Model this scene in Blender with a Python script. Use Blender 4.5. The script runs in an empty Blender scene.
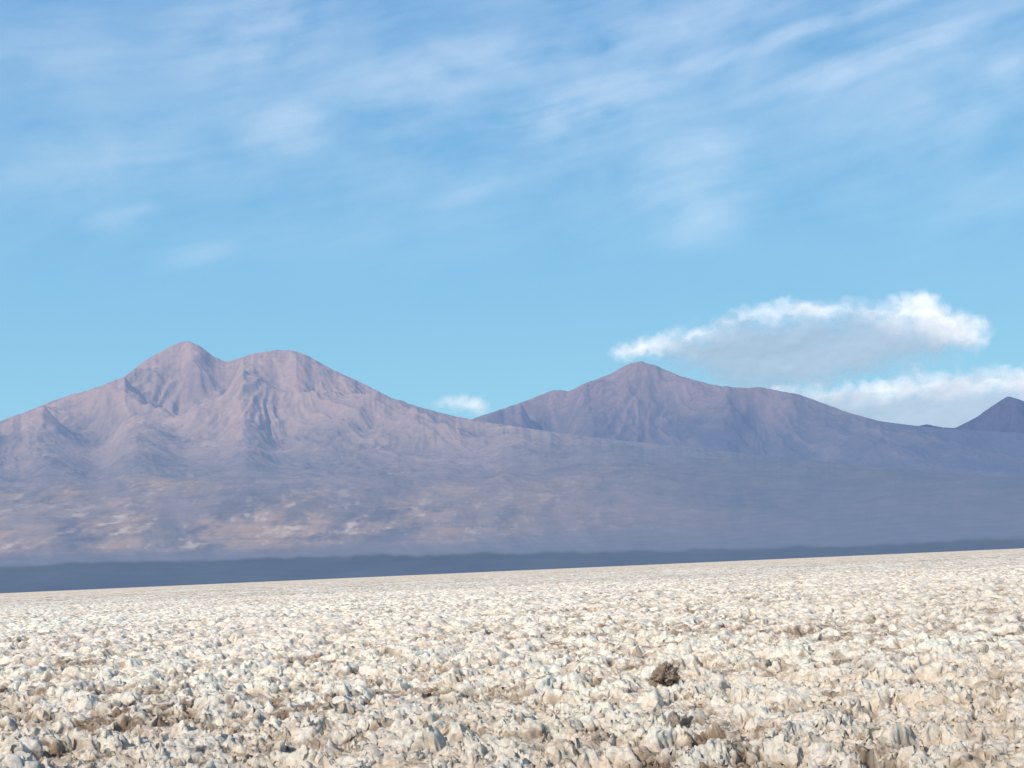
import bpy, math, numpy as np
from mathutils import Matrix, Vector
sc=bpy.context.scene
W,Hh=1024,768
LENS=50.0; F=W/36.0*LENS
PITCH=math.radians(7.45); ROLL=math.radians(-2.52); CAMZ=1.65
# ---------------- camera
cam=bpy.data.cameras.new("camera"); co=bpy.data.objects.new("camera",cam)
sc.collection.objects.link(co); sc.camera=co
cam.lens=LENS; cam.sensor_width=36; cam.clip_start=0.1; cam.clip_end=400000
M=Matrix.Translation((0,0,CAMZ))@Matrix.Rotation(math.pi/2+PITCH,4,'X')@Matrix.Rotation(ROLL,4,'Z')
co.matrix_world=M
R=np.array(M.to_3x3())
def px2ae(pts):
    p=np.array(pts,float)
    d=np.stack([(p[:,0]-512)/F,-(p[:,1]-384)/F,-np.ones(len(p))],1)@R.T
    return np.arctan2(d[:,0],d[:,1]), d[:,2]/np.hypot(d[:,0],d[:,1])
# ---------------- noise
def hsh(ix,iy,s):
    n=(ix.astype(np.int64)*374761393+iy.astype(np.int64)*668265263+s*1442695041)&0xffffffff
    n=((n^(n>>13))*1274126177)&0xffffffff
    n=n^(n>>16)
    return (n&0xffffff).astype(np.float32)/16777216.0
def perlin(x,y,s=0):
    ix=np.floor(x); iy=np.floor(y); fx=(x-ix).astype(np.float32); fy=(y-iy).astype(np.float32)
    ix=ix.astype(np.int64); iy=iy.astype(np.int64)
    u=fx*fx*fx*(fx*(fx*6-15)+10); v=fy*fy*fy*(fy*(fy*6-15)+10)
    def g(dx,dy):
        a=hsh(ix+dx,iy+dy,s)*(2*np.pi)
        return np.cos(a)*(fx-dx)+np.sin(a)*(fy-dy)
    a=g(0,0); b=g(1,0); c=g(0,1); d=g(1,1)
    return (a+u*(b-a))*(1-v)+(c+u*(d-c))*v
def fbm(x,y,s=0,o=5,g=0.5):
    t=0;a=1
    for i in range(o):
        t=t+a*perlin(x,y,s+i*17); x=x*2.03+3.1;y=y*2.03-1.7;a*=g
    return t
def ridged(x,y,s=0,o=5,g=0.5):
    t=0;a=1;n=0
    for i in range(o):
        t=t+a*(1-2.2*np.abs(perlin(x,y,s+i*17))); n+=a; x=x*2.07+5.3;y=y*2.07-2.9;a*=g
    return t/n
def ss(a,b,x):
    t=np.clip((x-a)/(b-a),0,1); return t*t*(3-2*t)
# ---------------- mesh grid
def grid_mesh(name,X,Y,Z,attrs,mat,flip=False):
    nr,nc=X.shape
    me=bpy.data.meshes.new(name)
    me.vertices.add(nr*nc)
    me.vertices.foreach_set("co",np.stack([X,Y,Z],-1).astype(np.float32).ravel())
    i=np.arange(nr*nc).reshape(nr,nc)
    q=[i[:-1,:-1],i[:-1,1:],i[1:,1:],i[1:,:-1]]
    if flip: q=q[::-1]
    q=np.stack(q,-1).reshape(-1,4).astype(np.int32)
    me.loops.add(q.size); me.loops.foreach_set("vertex_index",q.ravel())
    me.polygons.add(len(q)); me.polygons.foreach_set("loop_start",np.arange(0,q.size,4,dtype=np.int32))
    me.update(calc_edges=True)
    for k,a in attrs.items():
        if a.ndim==3:
            at=me.attributes.new(k,'FLOAT_COLOR','POINT')
            c=np.ones((nr*nc,4),np.float32); c[:,:3]=a.reshape(-1,3); at.data.foreach_set("color",c.ravel())
        else:
            at=me.attributes.new(k,'FLOAT','POINT'); at.data.foreach_set("value",a.astype(np.float32).ravel())
    me.materials.append(mat)
    ob=bpy.data.objects.new(name,me); sc.collection.objects.link(ob)
    return ob
def mixc(a,b,t):
    return np.asarray(a)*(1-t[...,None])+np.asarray(b)*t[...,None]
# ---------------- materials
def newmat(n):
    m=bpy.data.materials.new(n); m.use_nodes=True; t=m.node_tree; t.nodes.clear()
    return m,t,t.nodes.new("ShaderNodeOutputMaterial")
def attr(t,n):
    a=t.nodes.new("ShaderNodeAttribute"); a.attribute_name=n; return a
def salt_mat():
    m,t,o=newmat("salt_crust"); N=t.nodes; L=t.links
    b=N.new("ShaderNodeBsdfPrincipled"); b.inputs["Roughness"].default_value=0.92
    b.inputs["Specular IOR Level"].default_value=0.12
    a=attr(t,"Col"); tc=N.new("ShaderNodeTexCoord")
    n=N.new("ShaderNodeTexNoise"); n.inputs["Scale"].default_value=24; n.inputs["Detail"].default_value=8; n.inputs["Roughness"].default_value=0.82
    L.new(tc.outputs["Object"],n.inputs["Vector"])
    r=N.new("ShaderNodeMapRange"); r.inputs[1].default_value=0.3; r.inputs[2].default_value=0.7; r.inputs[3].default_value=0.62; r.inputs[4].default_value=1.25
    L.new(n.outputs["Fac"],r.inputs[0])
    mx=N.new("ShaderNodeVectorMath"); mx.operation='SCALE'
    L.new(a.outputs["Color"],mx.inputs[0]); L.new(r.outputs[0],mx.inputs["Scale"])
    L.new(mx.outputs[0],b.inputs["Base Color"])
    bp=N.new("ShaderNodeBump"); bp.inputs["Strength"].default_value=0.9; bp.inputs["Distance"].default_value=0.035
    L.new(n.outputs["Fac"],bp.inputs["Height"]); L.new(bp.outputs[0],b.inputs["Normal"])
    L.new(b.outputs[0],o.inputs[0]); return m
def hazed_rock_mat(name,haze_glow):
    m,t,o=newmat(name); N=t.nodes; L=t.links
    d=N.new("ShaderNodeBsdfDiffuse"); a=attr(t,"Col"); h=attr(t,"haze")
    tc=N.new("ShaderNodeTexCoord")
    n=N.new("ShaderNodeTexNoise"); n.inputs["Scale"].default_value=0.012; n.inputs["Detail"].default_value=6
    L.new(tc.outputs["Object"],n.inputs["Vector"])
    r=N.new("ShaderNodeMapRange"); r.inputs[1].default_value=0.3; r.inputs[2].default_value=0.7; r.inputs[3].default_value=0.87; r.inputs[4].default_value=1.13
    L.new(n.outputs["Fac"],r.inputs[0])
    mx=N.new("ShaderNodeVectorMath"); mx.operation='SCALE'
    L.new(a.outputs["Color"],mx.inputs[0]); L.new(r.outputs[0],mx.inputs["Scale"]); L.new(mx.outputs[0],d.inputs[0])
    e=N.new("ShaderNodeEmission"); e.inputs[0].default_value=(*haze_glow,1); e.inputs[1].default_value=1  # airlight painted into the rock: emission stands in for haze in the air
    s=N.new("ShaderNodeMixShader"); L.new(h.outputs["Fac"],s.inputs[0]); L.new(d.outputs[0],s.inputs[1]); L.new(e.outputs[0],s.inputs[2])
    L.new(s.outputs[0],o.inputs[0]); return m
def cloud_mat(name,col):
    m,t,o=newmat(name); N=t.nodes; L=t.links
    d=N.new("ShaderNodeBsdfDiffuse"); d.inputs[0].default_value=(*col,1)
    tr=N.new("ShaderNodeBsdfTransparent"); a=attr(t,"alpha")
    s=N.new("ShaderNodeMixShader"); L.new(a.outputs["Fac"],s.inputs[0]); L.new(tr.outputs[0],s.inputs[1]); L.new(d.outputs[0],s.inputs[2])
    L.new(s.outputs[0],o.inputs[0]); return m
# ---------------- salt flat
SALT=salt_mat()
stp=0.00098
fa=np.arange(-math.radians(24),math.radians(24),stp)
az=np.concatenate([np.linspace(-math.pi,-math.radians(24)-0.02,60),fa,np.linspace(math.radians(24)+0.02,math.pi,60)])
nf=int(math.log(150/7.5)/0.00105)
rr=np.concatenate([np.geomspace(0.4,7.5,150)[:-1],np.geomspace(7.5,150,nf)[:-1],np.geomspace(150,4500,750)[:-1],np.geomspace(4500,90000,12)])
A,Rr=np.meshgrid(az,rr)
X=Rr*np.sin(A); Y=Rr*np.cos(A)
sp=np.maximum(Rr*0.00105,0.004)
def oct_w(wl): return np.clip(1.7-sp/(wl*0.25)*0.7,0,1)
wx=X+0.18*perlin(X*1.9,Y*1.9,91)+0.10*perlin(X*5.5,Y*5.5,95)+0.045*perlin(X*14,Y*14,97)+0.024*perlin(X*33,Y*33,197)
wy=Y+0.18*perlin(X*1.9,Y*1.9,92)+0.10*perlin(X*5.5,Y*5.5,96)+0.045*perlin(X*14,Y*14,98)+0.024*perlin(X*33,Y*33,198)
Z=0.13*perlin(X/2.6,Y/2.6,1)+0.13*perlin(X/8,Y/8,2)
big=ss(-0.3,0.35,fbm(X/1.1,Y/1.1,44,4,0.6))
cc=0
for wl,am,s in ((0.95,0.24,11),(0.42,0.27,12),(0.18,0.15,13)):
    cc=cc+am*perlin(wx/wl,wy/wl,s)*oct_w(wl)
cc=0.115*np.tanh(cc/0.11)*(0.35+1.10*big)        # broken plates and lumps
pit=ss(0.12,0.40,perlin(wx/0.62,wy/0.62,71))*ss(-0.15,0.2,perlin(X/2.2,Y/2.2,72))
cc=cc-0.12*pit*oct_w(0.6)
fn=0
for wl,am,s,kd in ((0.12,0.066,21,1),(0.07,0.058,14,0),(0.042,0.042,15,1),(0.027,0.032,16,0)):
    n=perlin(wx/wl+cc*4,wy/wl-cc*3,s)
    b=n if kd==0 else (np.abs(n)*1.6-0.35)
    fn=fn+am*b*oct_w(wl)
fn=fn*(0.65+0.9*ss(-0.35,0.35,fbm(X/0.8,Y/0.8,48,3)))
cl=cc+fn
Z=Z+cl
fade=1-0.8*ss(900,2800,Rr)
Z=Z*fade-20*ss(3800,6000,Rr)
f2=(Rr<150)
X2=X+f2*(0.08*perlin(wx/0.2,wy/0.2,51)+0.05*perlin(wx/0.08,wy/0.08,52)*oct_w(0.08)+0.03*perlin(wx/0.036,wy/0.036,57)*oct_w(0.036))
Y2=Y+f2*(0.08*perlin(wx/0.2,wy/0.2,53)+0.05*perlin(wx/0.08,wy/0.08,54)*oct_w(0.08)+0.03*perlin(wx/0.036,wy/0.036,58)*oct_w(0.036))
d1=fbm(wx/0.4,wy/0.4,61,5,0.8); d2=fbm(X/3.0,Y/3.0,62,5,0.65)
d3=fbm(X/14,Y/14,63,4,0.65); d4=fbm(X/60,Y/60,64,5,0.7)
dirt=ss(-0.10,0.90,d1*0.78+d2*0.5+d3*0.4-cl*2.7+0.13)
col=mixc((0.87,0.745,0.585),(0.31,0.22,0.15),dirt)
col=mixc(col,(0.94,0.87,0.755),ss(0.0,0.14,cl-0.18*d1)*0.8)
col=mixc(col,(0.85,0.68,0.52),ss(60,500,Rr)*0.5)
var=1+(0.5*np.clip(d3,-.6,.6)+0.7*np.clip(d2,-.6,.6))*ss(40,250,Rr)*(1-0.5*ss(800,2500,Rr))+0.18*np.clip(d4,-.6,.6)
col=col*var[...,None]
col=mixc(col,(0.10,0.12,0.14),ss(3300,4200,Rr))
col=np.clip(col,0,0.93)
grid_mesh("salt_flat_ground",X2,Y2,Z,{"Col":col},SALT,flip=True)
# clods
def clod(name,u,v,size,colr,seed):
    a,e=px2ae([(u,v)]); d=-CAMZ/e[0]; x=d*math.sin(a[0]); y=d*math.cos(a[0])
    import bmesh
    bm=bmesh.new(); bmesh.ops.create_icosphere(bm,subdivisions=6,radius=1)
    P=np.array([v.co[:] for v in bm.verts])
    n=0
    for k,(fr,am) in enumerate(((1.3,0.5),(2.7,0.35),(5.5,0.24),(11,0.16),(22,0.09))):
        n=n+am*1.6*(np.abs(perlin(P[:,0]*fr+seed,P[:,1]*fr+P[:,2]*1.7*fr,seed+k))+perlin(P[:,2]*fr+3,P[:,0]*fr-P[:,1]*fr,seed+9+k)*0.7)
    P=P*(0.8+n)[:,None]*np.array(size)
    P[:,0]+=0.25*P[:,2]
    for vv,p in zip(bm.verts,P): vv.co=p
    me=bpy.data.meshes.new(name); bm.to_mesh(me); bm.free()
    at=me.attributes.new("Col",'FLOAT_COLOR','POINT')
    c=np.ones((len(P),4),np.float32); k=np.clip(0.75+n*0.9,0.5,1.3); c[:,:3]=np.array(colr)*k[:,None]
    at.data.foreach_set("color",c.ravel()); me.materials.append(SALT)
    for p in me.polygons: p.use_smooth=True
    o=bpy.data.objects.new(name,me); o.location=(x,y,size[2]*0.35); sc.collection.objects.link(o)
clod("salt_clod",663,684,(0.14,0.14,0.16),(0.34,0.26,0.195),3)
clod("salt_clod",676,742,(0.14,0.12,0.13),(0.38,0.31,0.25),8)
# ---------------- volcano ranges
def smooth(a,k):
    ker=np.hanning(2*k+3); ker/=ker.sum(); return np.convolve(np.pad(a,k+1,mode='edge'),ker,mode='valid')
def make_range(name,sil,r0,rmin,rmax,L,peaks,mat,colf,dstep,nrow,seed,k_low=0.0,azr=(-34,34),gamp=0.20,bk=0.62,rough=1.0):
    sa,se=px2ae(sil)
    az=np.arange(math.radians(azr[0]),math.radians(azr[1]),dstep)
    T=np.interp(az,sa,se)
    T=smooth(T,int(0.002/dstep))+0.0008*fbm(az*160,az*0,seed+5,4)*ss(0.075,0.13,T)
    Ts=smooth(T,int(math.radians(3.0)/dstep))
    rr=np.concatenate([np.linspace(rmin,r0+1.5,nrow),np.linspace(r0+1.5,rmax,25)[1:]])
    A,Rr=np.meshgrid(az,rr); X=Rr*np.sin(A); Y=Rr*np.cos(A)
    wx=X+0.6*fbm(X/2.5,Y/2.5,seed+1,4); wy=Y+0.6*fbm(X/2.5,Y/2.5,seed+2,4)
    rw=Rr+1.3*fbm(X/3.5,Y/3.5,seed+9,3)
    q=np.where(rw<r0,(r0-rw)/L,(rw-r0)/2.5)
    h=Ts[None,:]*r0*np.exp(-q)*bk; gl=np.full_like(h,0.4)
    for i,(u,v,pr,sharp,wide) in enumerate(peaks):
        pa,pe=px2ae([(u,v)]); px=pr*math.sin(pa[0]); py=pr*math.cos(pa[0]); PH=pr*pe[0]
        dx=X-px+0.35*fbm(X/1.5,Y/1.5,seed+21,3); dy=Y-py+0.35*fbm(X/1.5,Y/1.5,seed+22,3); d=np.hypot(dx,dy)+1e-3
        th=np.arctan2(dx,-dy)+0.10*fbm(X/0.9,Y/0.9,seed+30+i,3)
        g=0.42*ridged(th*1.9,np.log(d+0.7)*0.7,seed+40+i,3,0.5)+0.58*ridged(th*6.5,np.log(d+0.7)*1.2,seed+60+i,5,0.58)
        cone=PH*(0.34*np.exp(-(d/sharp)**1.2)+0.66*np.exp(-(d/wide)**1.1))
        cone=cone+gamp*(g-0.45)*PH*0.55*ss(0.0,1.8,d)*np.exp(-d/(wide*1.3))
        k=0.42; dd=cone-h; hn=np.maximum(h,cone)+np.maximum(k-np.abs(dd),0)**2/(4*k)
        m=ss(-0.3,0.3,dd); h=hn; gl=gl*(1-m)+g*m
    rd=ridged(wx/1.7,wy/1.7,seed+3,7,0.55); fb=fbm(wx/4,wy/4,seed+4,5)
    env=ss(0.2,1.3,h)*rough
    h=h+env*(0.15*(rd-0.5)+0.10*fb)+0.10*rough*ss(0.06,0.35,h)*(rd-0.4)
    h=np.maximum(h,0.0)
    low=ss(rmin,rmin+4.0,Rr)
    h=h*low+k_low*ss(rmin,r0*0.7,Rr)-0.02*(1-low)
    w=ss(rmin+1,r0-2.0,Rr)
    for k in (int(0.03/dstep),int(0.012/dstep)):
        f=smooth(T/(h/Rr).max(0),k)
        h=h*(1+(f[None,:]-1)*w)
    for _ in range(3):
        a=h/Rr; mx=a.max(0); wt=ss(0.80,1.0,a/mx[None,:])
        h=h+(T-mx)[None,:]*Rr*wt
    fx=ss(rmax,rmax-1.0,Rr)
    C,hz=colf(X,Y,Rr,A,h,rd,fb,gl,seed)
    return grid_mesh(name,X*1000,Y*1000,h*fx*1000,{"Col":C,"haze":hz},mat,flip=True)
def col1(X,Y,Rr,A,h,rd,fb,gl,s):
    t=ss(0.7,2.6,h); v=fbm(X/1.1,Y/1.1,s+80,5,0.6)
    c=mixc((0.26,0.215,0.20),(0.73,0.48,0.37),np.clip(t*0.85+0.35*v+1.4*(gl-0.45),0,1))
    c=mixc(c,(0.17,0.165,0.19),ss(0.0,0.5,fb+0.5*v-0.2*t)*0.55)
    # drainage channels and alluvial fans running down-slope
    ch=ridged(A*28+0.5*fbm(X/2,Y/2,s+71,3),Rr*0.28,s+72,5,0.62)
    c=mixc(c,(0.48,0.36,0.30),(1-t)*ss(0.45,0.8,ch)*0.40)
    c=mixc(c,(0.10,0.11,0.14),(1-t)*ss(0.40,0.10,ch)*0.45)
    left=1-ss(math.radians(-12),math.radians(10),A)
    el=h/Rr
    bad=ss(0.020,0.027,el+0.004*v)*(1-ss(0.045,0.08,el+0.02*v))*(0.22+0.78*left)
    bn=fbm(X/0.35,Y/1.1,s+88,5,0.72)
    c=mixc(c,(0.62,0.39,0.25),bad*ss(-0.3,0.5,bn)*0.85)
    c=mixc(c,(0.80,0.64,0.48),bad*ss(0.2,0.7,fbm(X/0.11,Y/0.35,s+90,4,0.8)*0.8+0.4*bn)*0.8)
    c=mixc(c,(0.12,0.12,0.15),bad*ss(0.1,0.6,fbm(X/0.3,Y/0.8,s+95,5,0.7)-0.3*bn)*0.7)
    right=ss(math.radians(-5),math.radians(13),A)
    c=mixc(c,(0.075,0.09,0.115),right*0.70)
    edge=0.0180-0.011*ss(math.radians(-18),math.radians(18),A)+0.0022*fbm(A*30,A*0+Rr*0.3,s+70,4)
    bl=1-ss(-0.0018,0.0018,el-edge)
    c=mixc(c,(0.06,0.075,0.08),bl)
    c=c*(1+0.5*np.clip(fbm(A*12,Rr*1.5,s+99,4),-.6,.6)*bl)[...,None]
    bl2=(1-ss(0.0,0.008,el-edge-0.002))*(1-bl)
    c=mixc(c,(0.17,0.16,0.16),bl2*0.6)
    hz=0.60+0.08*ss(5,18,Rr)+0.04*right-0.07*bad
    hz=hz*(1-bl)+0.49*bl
    return c,hz
def col2(X,Y,Rr,A,h,rd,fb,gl,s):
    t=ss(2.0,4.2,h); v=fbm(X/1.3,Y/1.3,s+80,5,0.6)
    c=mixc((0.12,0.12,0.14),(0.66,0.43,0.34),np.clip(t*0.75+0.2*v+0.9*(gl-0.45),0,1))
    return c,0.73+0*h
def col3(X,Y,Rr,A,h,rd,fb,gl,s):
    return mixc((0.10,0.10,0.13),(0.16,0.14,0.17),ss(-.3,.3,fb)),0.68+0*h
S1=[(-300,520),(-100,455),(0,421),(30,410),(60,398),(100,386),(125,376),(145,360),(165,349),(180,342),(190,341),(202,347),(215,357),(226,362),(240,358),(255,353),(275,350),(290,350),(305,354),(330,368),(360,382),(390,397),(420,407),(450,415),(480,421),(520,427),(570,434),(620,440),(700,448),(800,459),(900,468),(1024,478),(1200,485),(1500,490)]
S2=[(300,560),(400,470),(440,432),(480,416),(505,408),(525,401),(545,393),(555,390),(570,391),(585,383),(610,374),(625,365),(640,361),(655,365),(680,376),(710,384),(740,388),(760,387),(785,392),(795,393),(820,402),(850,413),(880,421),(910,425),(940,428),(970,430),(1024,433),(1200,450),(1500,480)]
S3=[(700,560),(850,440),(905,429),(918,426),(927,424),(940,427),(955,428),(975,418),(995,404),(1008,396),(1024,401),(1060,420),(1150,445),(1400,540)]
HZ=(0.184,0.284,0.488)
make_range("volcano",S1,18.0,3.2,24,6.5,[(100,392,17.5,0.9,4.2),(190,340,18.6,1.0,4.2),(285,349,16.6,1.1,4.4),(20,425,16.0,0.9,3.5),(390,425,15.6,0.9,3.2)],hazed_rock_mat("volcanic_rock_haze_glow",HZ),col1,0.0009,660,100,k_low=0.14)
make_range("volcano",S2,27.0,17,33,7.0,[(550,391,27.5,0.9,4.0),(640,360,27.0,1.3,4.8),(765,388,26.0,1.0,4.2),(500,412,26.5,0.8,3.0)],hazed_rock_mat("volcanic_rock_haze_glow_far",(0.168,0.265,0.478)),col2,0.001,330,200,azr=(-12,34),gamp=0.19,rough=0.8)
make_range("volcano",S3,38.0,30,44,7.0,[(1008,395,38.0,1.2,6.0)],hazed_rock_mat("volcanic_rock_haze_glow_distant",(0.125,0.215,0.43)),col3,0.001,150,300,azr=(3,34),rough=0.6)
# ---------------- clouds
def polysd(px,py,poly):
    P=np.array(poly); n=len(P); d=np.full(px.shape,1e18); ins=np.zeros(px.shape,bool)
    for i in range(n):
        a=P[i]; b=P[(i+1)%n]; e=b-a; wx=px-a[0]; wy=py-a[1]
        t=np.clip((wx*e[0]+wy*e[1])/(e@e),0,1)
        d=np.minimum(d,(wx-e[0]*t)**2+(wy-e[1]*t)**2)
        c=((a[1]<=py)!=(b[1]<=py))
        ins^= c&(px<(b[0]-a[0])*(py-a[1])/(b[1]-a[1]+1e-12)+a[0])
    return np.where(ins,1,-1)*np.sqrt(d)
K=1400.0
def ae(pts):
    a,e=px2ae(pts); return np.stack([a*K,e*K],1)
def cumulus(name,polys,box,Rk,seed,parent,step=0.0008,edge=9,tilt=-0.7,bl=2.2,wob=1.0,mat=None):
    b=ae(box); a0,a1=b[:,0].min()/K,b[:,0].max()/K; e0,e1=b[:,1].min()/K,b[:,1].max()/K
    az=np.arange(a0,a1,step); te=np.arange(e0,e1,step)
    A,E=np.meshgrid(az,te); U=A*K; V=E*K
    wu=U+wob*(8*fbm(U/30,V/30,seed+20,3)+3*fbm(U/9,V/9,seed+25,3)); wv=V+wob*(6*fbm(U/30,V/30,seed+21,3)+3*fbm(U/9,V/9,seed+26,3))
    nb=fbm(wu/34,wv/22,seed,5,0.52)
    tr=np.ones_like(U); D=np.zeros_like(U)
    for poly,am,soft,bg in polys:
        sd=polysd(wu,wv,ae(poly)); x=sd+nb*edge
        tr=tr*(1-am*ss(-soft*0.6,soft,x))
        sd2=polysd(U,V,ae(poly))
        D=D+bg*ss(-14,26,sd2)
    bill=fbm(U/38,V/26,seed+7,3,0.42)
    D=D+bill*bl*2+tilt*V
    al=1-tr
    eg=np.minimum.reduce([U-U.min(),U.max()-U,V-V.min(),V.max()-V]); al=al*ss(0,6,eg)
    Rr=Rk*1000*(1-D/K)
    o=grid_mesh(name,Rr*np.sin(A),Rr*np.cos(A),Rr*E,{"alpha":al},mat or CM)
    o.parent=parent; return o
def empty(n):
    e=bpy.data.objects.new(n,None); sc.collection.objects.link(e); return e
CM=cloud_mat("cloud_vapour",(0.86,0.83,0.81)); CB=cloud_mat("cloud_base_painted_shade",(0.58,0.64,0.76))  # second cloud material: underside shade painted in as a blue-grey base colour
top=[(622,351),(650,342),(690,335),(715,323),(745,310),(790,305),(830,302),(870,306),(905,299),(925,294),(945,303),(962,313),(978,322),(982,337),(970,346),(940,345),(905,329),(870,317),(810,315),(760,322),(720,334),(690,346),(660,353),(635,354)]
body=[(655,350),(740,320),(860,312),(960,322),(968,344),(930,360),(870,378),(800,392),(740,392),(690,374)]
lowt=[(775,393),(810,389),(850,387),(900,378),(950,371),(1000,369),(1060,372),(1120,385),(1120,412),(1030,395),(960,395),(900,402),(850,403),(800,398)]
lowc=[(775,394),(850,390),(950,376),(1060,376),(1120,390),(1120,450),(900,450),(800,410)]
bx=[(590,275),(1140,275),(590,460),(1140,460)]
e=empty("cumulus_cloud")
cumulus("shaded_base",[(body,0.68,24,1)],bx,66,470,e,tilt=0.25,bl=0.35,edge=12,mat=CB)
cumulus("sunlit_crown",[(top,0.80,16,5)],bx,60,400,e,edge=12,bl=1.2,tilt=-0.55)
e=empty("cumulus_cloud")
cumulus("shaded_base",[(lowc,0.70,20,1)],bx,59,490,e,tilt=0.20,bl=0.35,edge=12,mat=CB)
cumulus("sunlit_crown",[(lowt,0.76,15,5)],bx,57,440,e,edge=12,bl=1.2,tilt=-0.45)
small=[(434,403),(450,400),(465,397),(480,400),(486,407),(484,413),(470,414),(455,408),(440,406)]
e=empty("cumulus_cloud")
cumulus("sunlit_crown",[(small,0.55,11,4)],[(405,375),(515,375),(405,435),(515,435)],60,430,e,edge=8,wob=0.8)
# cirrus
az=np.linspace(math.radians(-32),math.radians(32),900); te=np.linspace(0.10,0.62,520)
A,E=np.meshgrid(az,te); U=A*K; V=E*K
c,s=math.cos(math.radians(12)),math.sin(math.radians(12))
p=U*c+V*s; q=-U*s+V*c
p2=p+18*fbm(U/160,V/160,500,2); q2=q+16*fbm(U/180,V/140,501,2)
n1=fbm(p2/200,q2/80,510,5,0.5); n2=fbm(p2/80,q2/42,511,5,0.5); n3=fbm(p2/220,q2/15,512,4,0.55)
mask=np.zeros_like(U)
for (u,v,su,sv,a) in [(290,130,46,22,1.0),(240,38,75,38,1.15),(430,75,110,32,.8),(590,102,75,26,1.0),(685,165,46,32,.75),(650,35,180,30,.65),(870,60,110,13,.85),(930,110,120,50,.4),(100,165,100,28,.7),(130,215,30,11,.85),(60,60,140,40,.6),(710,212,46,22,.5),(490,185,70,14,.4),(185,255,50,9,.35),(800,32,220,10,.8),(1000,180,70,45,.2),(330,200,160,16,.25),(1010,70,26,40,.5)]:
    P=ae([(u,v)])[0]; du=U-P[0]; dv=V-P[1]; a_=du*c+dv*s; b_=-du*s+dv*c
    mask=np.maximum(mask,a*np.exp(-0.5*((a_/su)**2+(b_/sv)**2)))
above=ss(240,470,V); mask=np.maximum(mask,0.34*above)
al=np.clip(mask*(0.52+0.60*n1+0.52*n2+0.24*n3),0,1.2)
al=0.47*(1-np.exp(-al*1.2))
eg=np.minimum.reduce([U-U.min(),U.max()-U,V-V.min(),V.max()-V]); al*=ss(0,60,eg)
RK=80000
Rr=RK*(1+0.8*E)
grid_mesh("cirrus_cloud",Rr*np.sin(A),Rr*np.cos(A),Rr*E,{"alpha":al},cloud_mat("cirrus_vapour",(0.86,0.87,0.88)))
# ---------------- light
el=math.radians(38); sx,sy=-0.70,-0.71
l=bpy.data.lights.new("sun","SUN"); l.energy=4.25; l.angle=math.radians(0.5); l.color=(1,0.895,0.775)
lo=bpy.data.objects.new("sun",l); sc.collection.objects.link(lo)
d=Vector((sx*math.cos(el),sy*math.cos(el),math.sin(el)))
lo.rotation_euler=d.to_track_quat('Z','Y').to_euler()
w=bpy.data.worlds.new("World"); sc.world=w; w.use_nodes=True; t=w.node_tree; t.nodes.clear()
o=t.nodes.new("ShaderNodeOutputWorld"); b=t.nodes.new("ShaderNodeBackground"); b.inputs[1].default_value=0.1
s=t.nodes.new("ShaderNodeTexSky"); s.sky_type='NISHITA'; s.sun_disc=False; s.sun_elevation=el; s.sun_rotation=math.atan2(sx,sy); s.altitude=2300; s.air_density=1.0; s.dust_density=0.3; s.ozone_density=1.0
tc=t.nodes.new("ShaderNodeTexCoord"); sp_=t.nodes.new("ShaderNodeSeparateXYZ"); t.links.new(tc.outputs["Generated"],sp_.inputs[0])
rp=t.nodes.new("ShaderNodeValToRGB"); t.links.new(sp_.outputs[2],rp.inputs[0])
cr=rp.color_ramp; cr.elements[0].position=0.0; cr.elements[0].color=(0.42,0.70,0.83,1)
cr.elements[1].position=1.0; cr.elements[1].color=(0.12,0.19,0.38,1)
for ps,cc_ in ((0.12,(0.305,0.645,0.86)),(0.22,(0.24,0.56,0.85)),(0.40,(0.17,0.42,0.77))):
    e_=cr.elements.new(ps); e_.color=(*cc_,1)
sc10=t.nodes.new("ShaderNodeVectorMath"); sc10.operation='SCALE'; sc10.inputs["Scale"].default_value=10
t.links.new(rp.outputs[0],sc10.inputs[0])
mx=t.nodes.new("ShaderNodeMix"); mx.data_type='RGBA'; mx.inputs[0].default_value=0.88
t.links.new(s.outputs[0],mx.inputs[6]); t.links.new(sc10.outputs[0],mx.inputs[7])
t.links.new(mx.outputs[2],b.inputs[0]); t.links.new(b.outputs[0],o.inputs[0])
sc.view_settings.view_transform='Standard'; sc.view_settings.look='None'; sc.view_settings.exposure=0
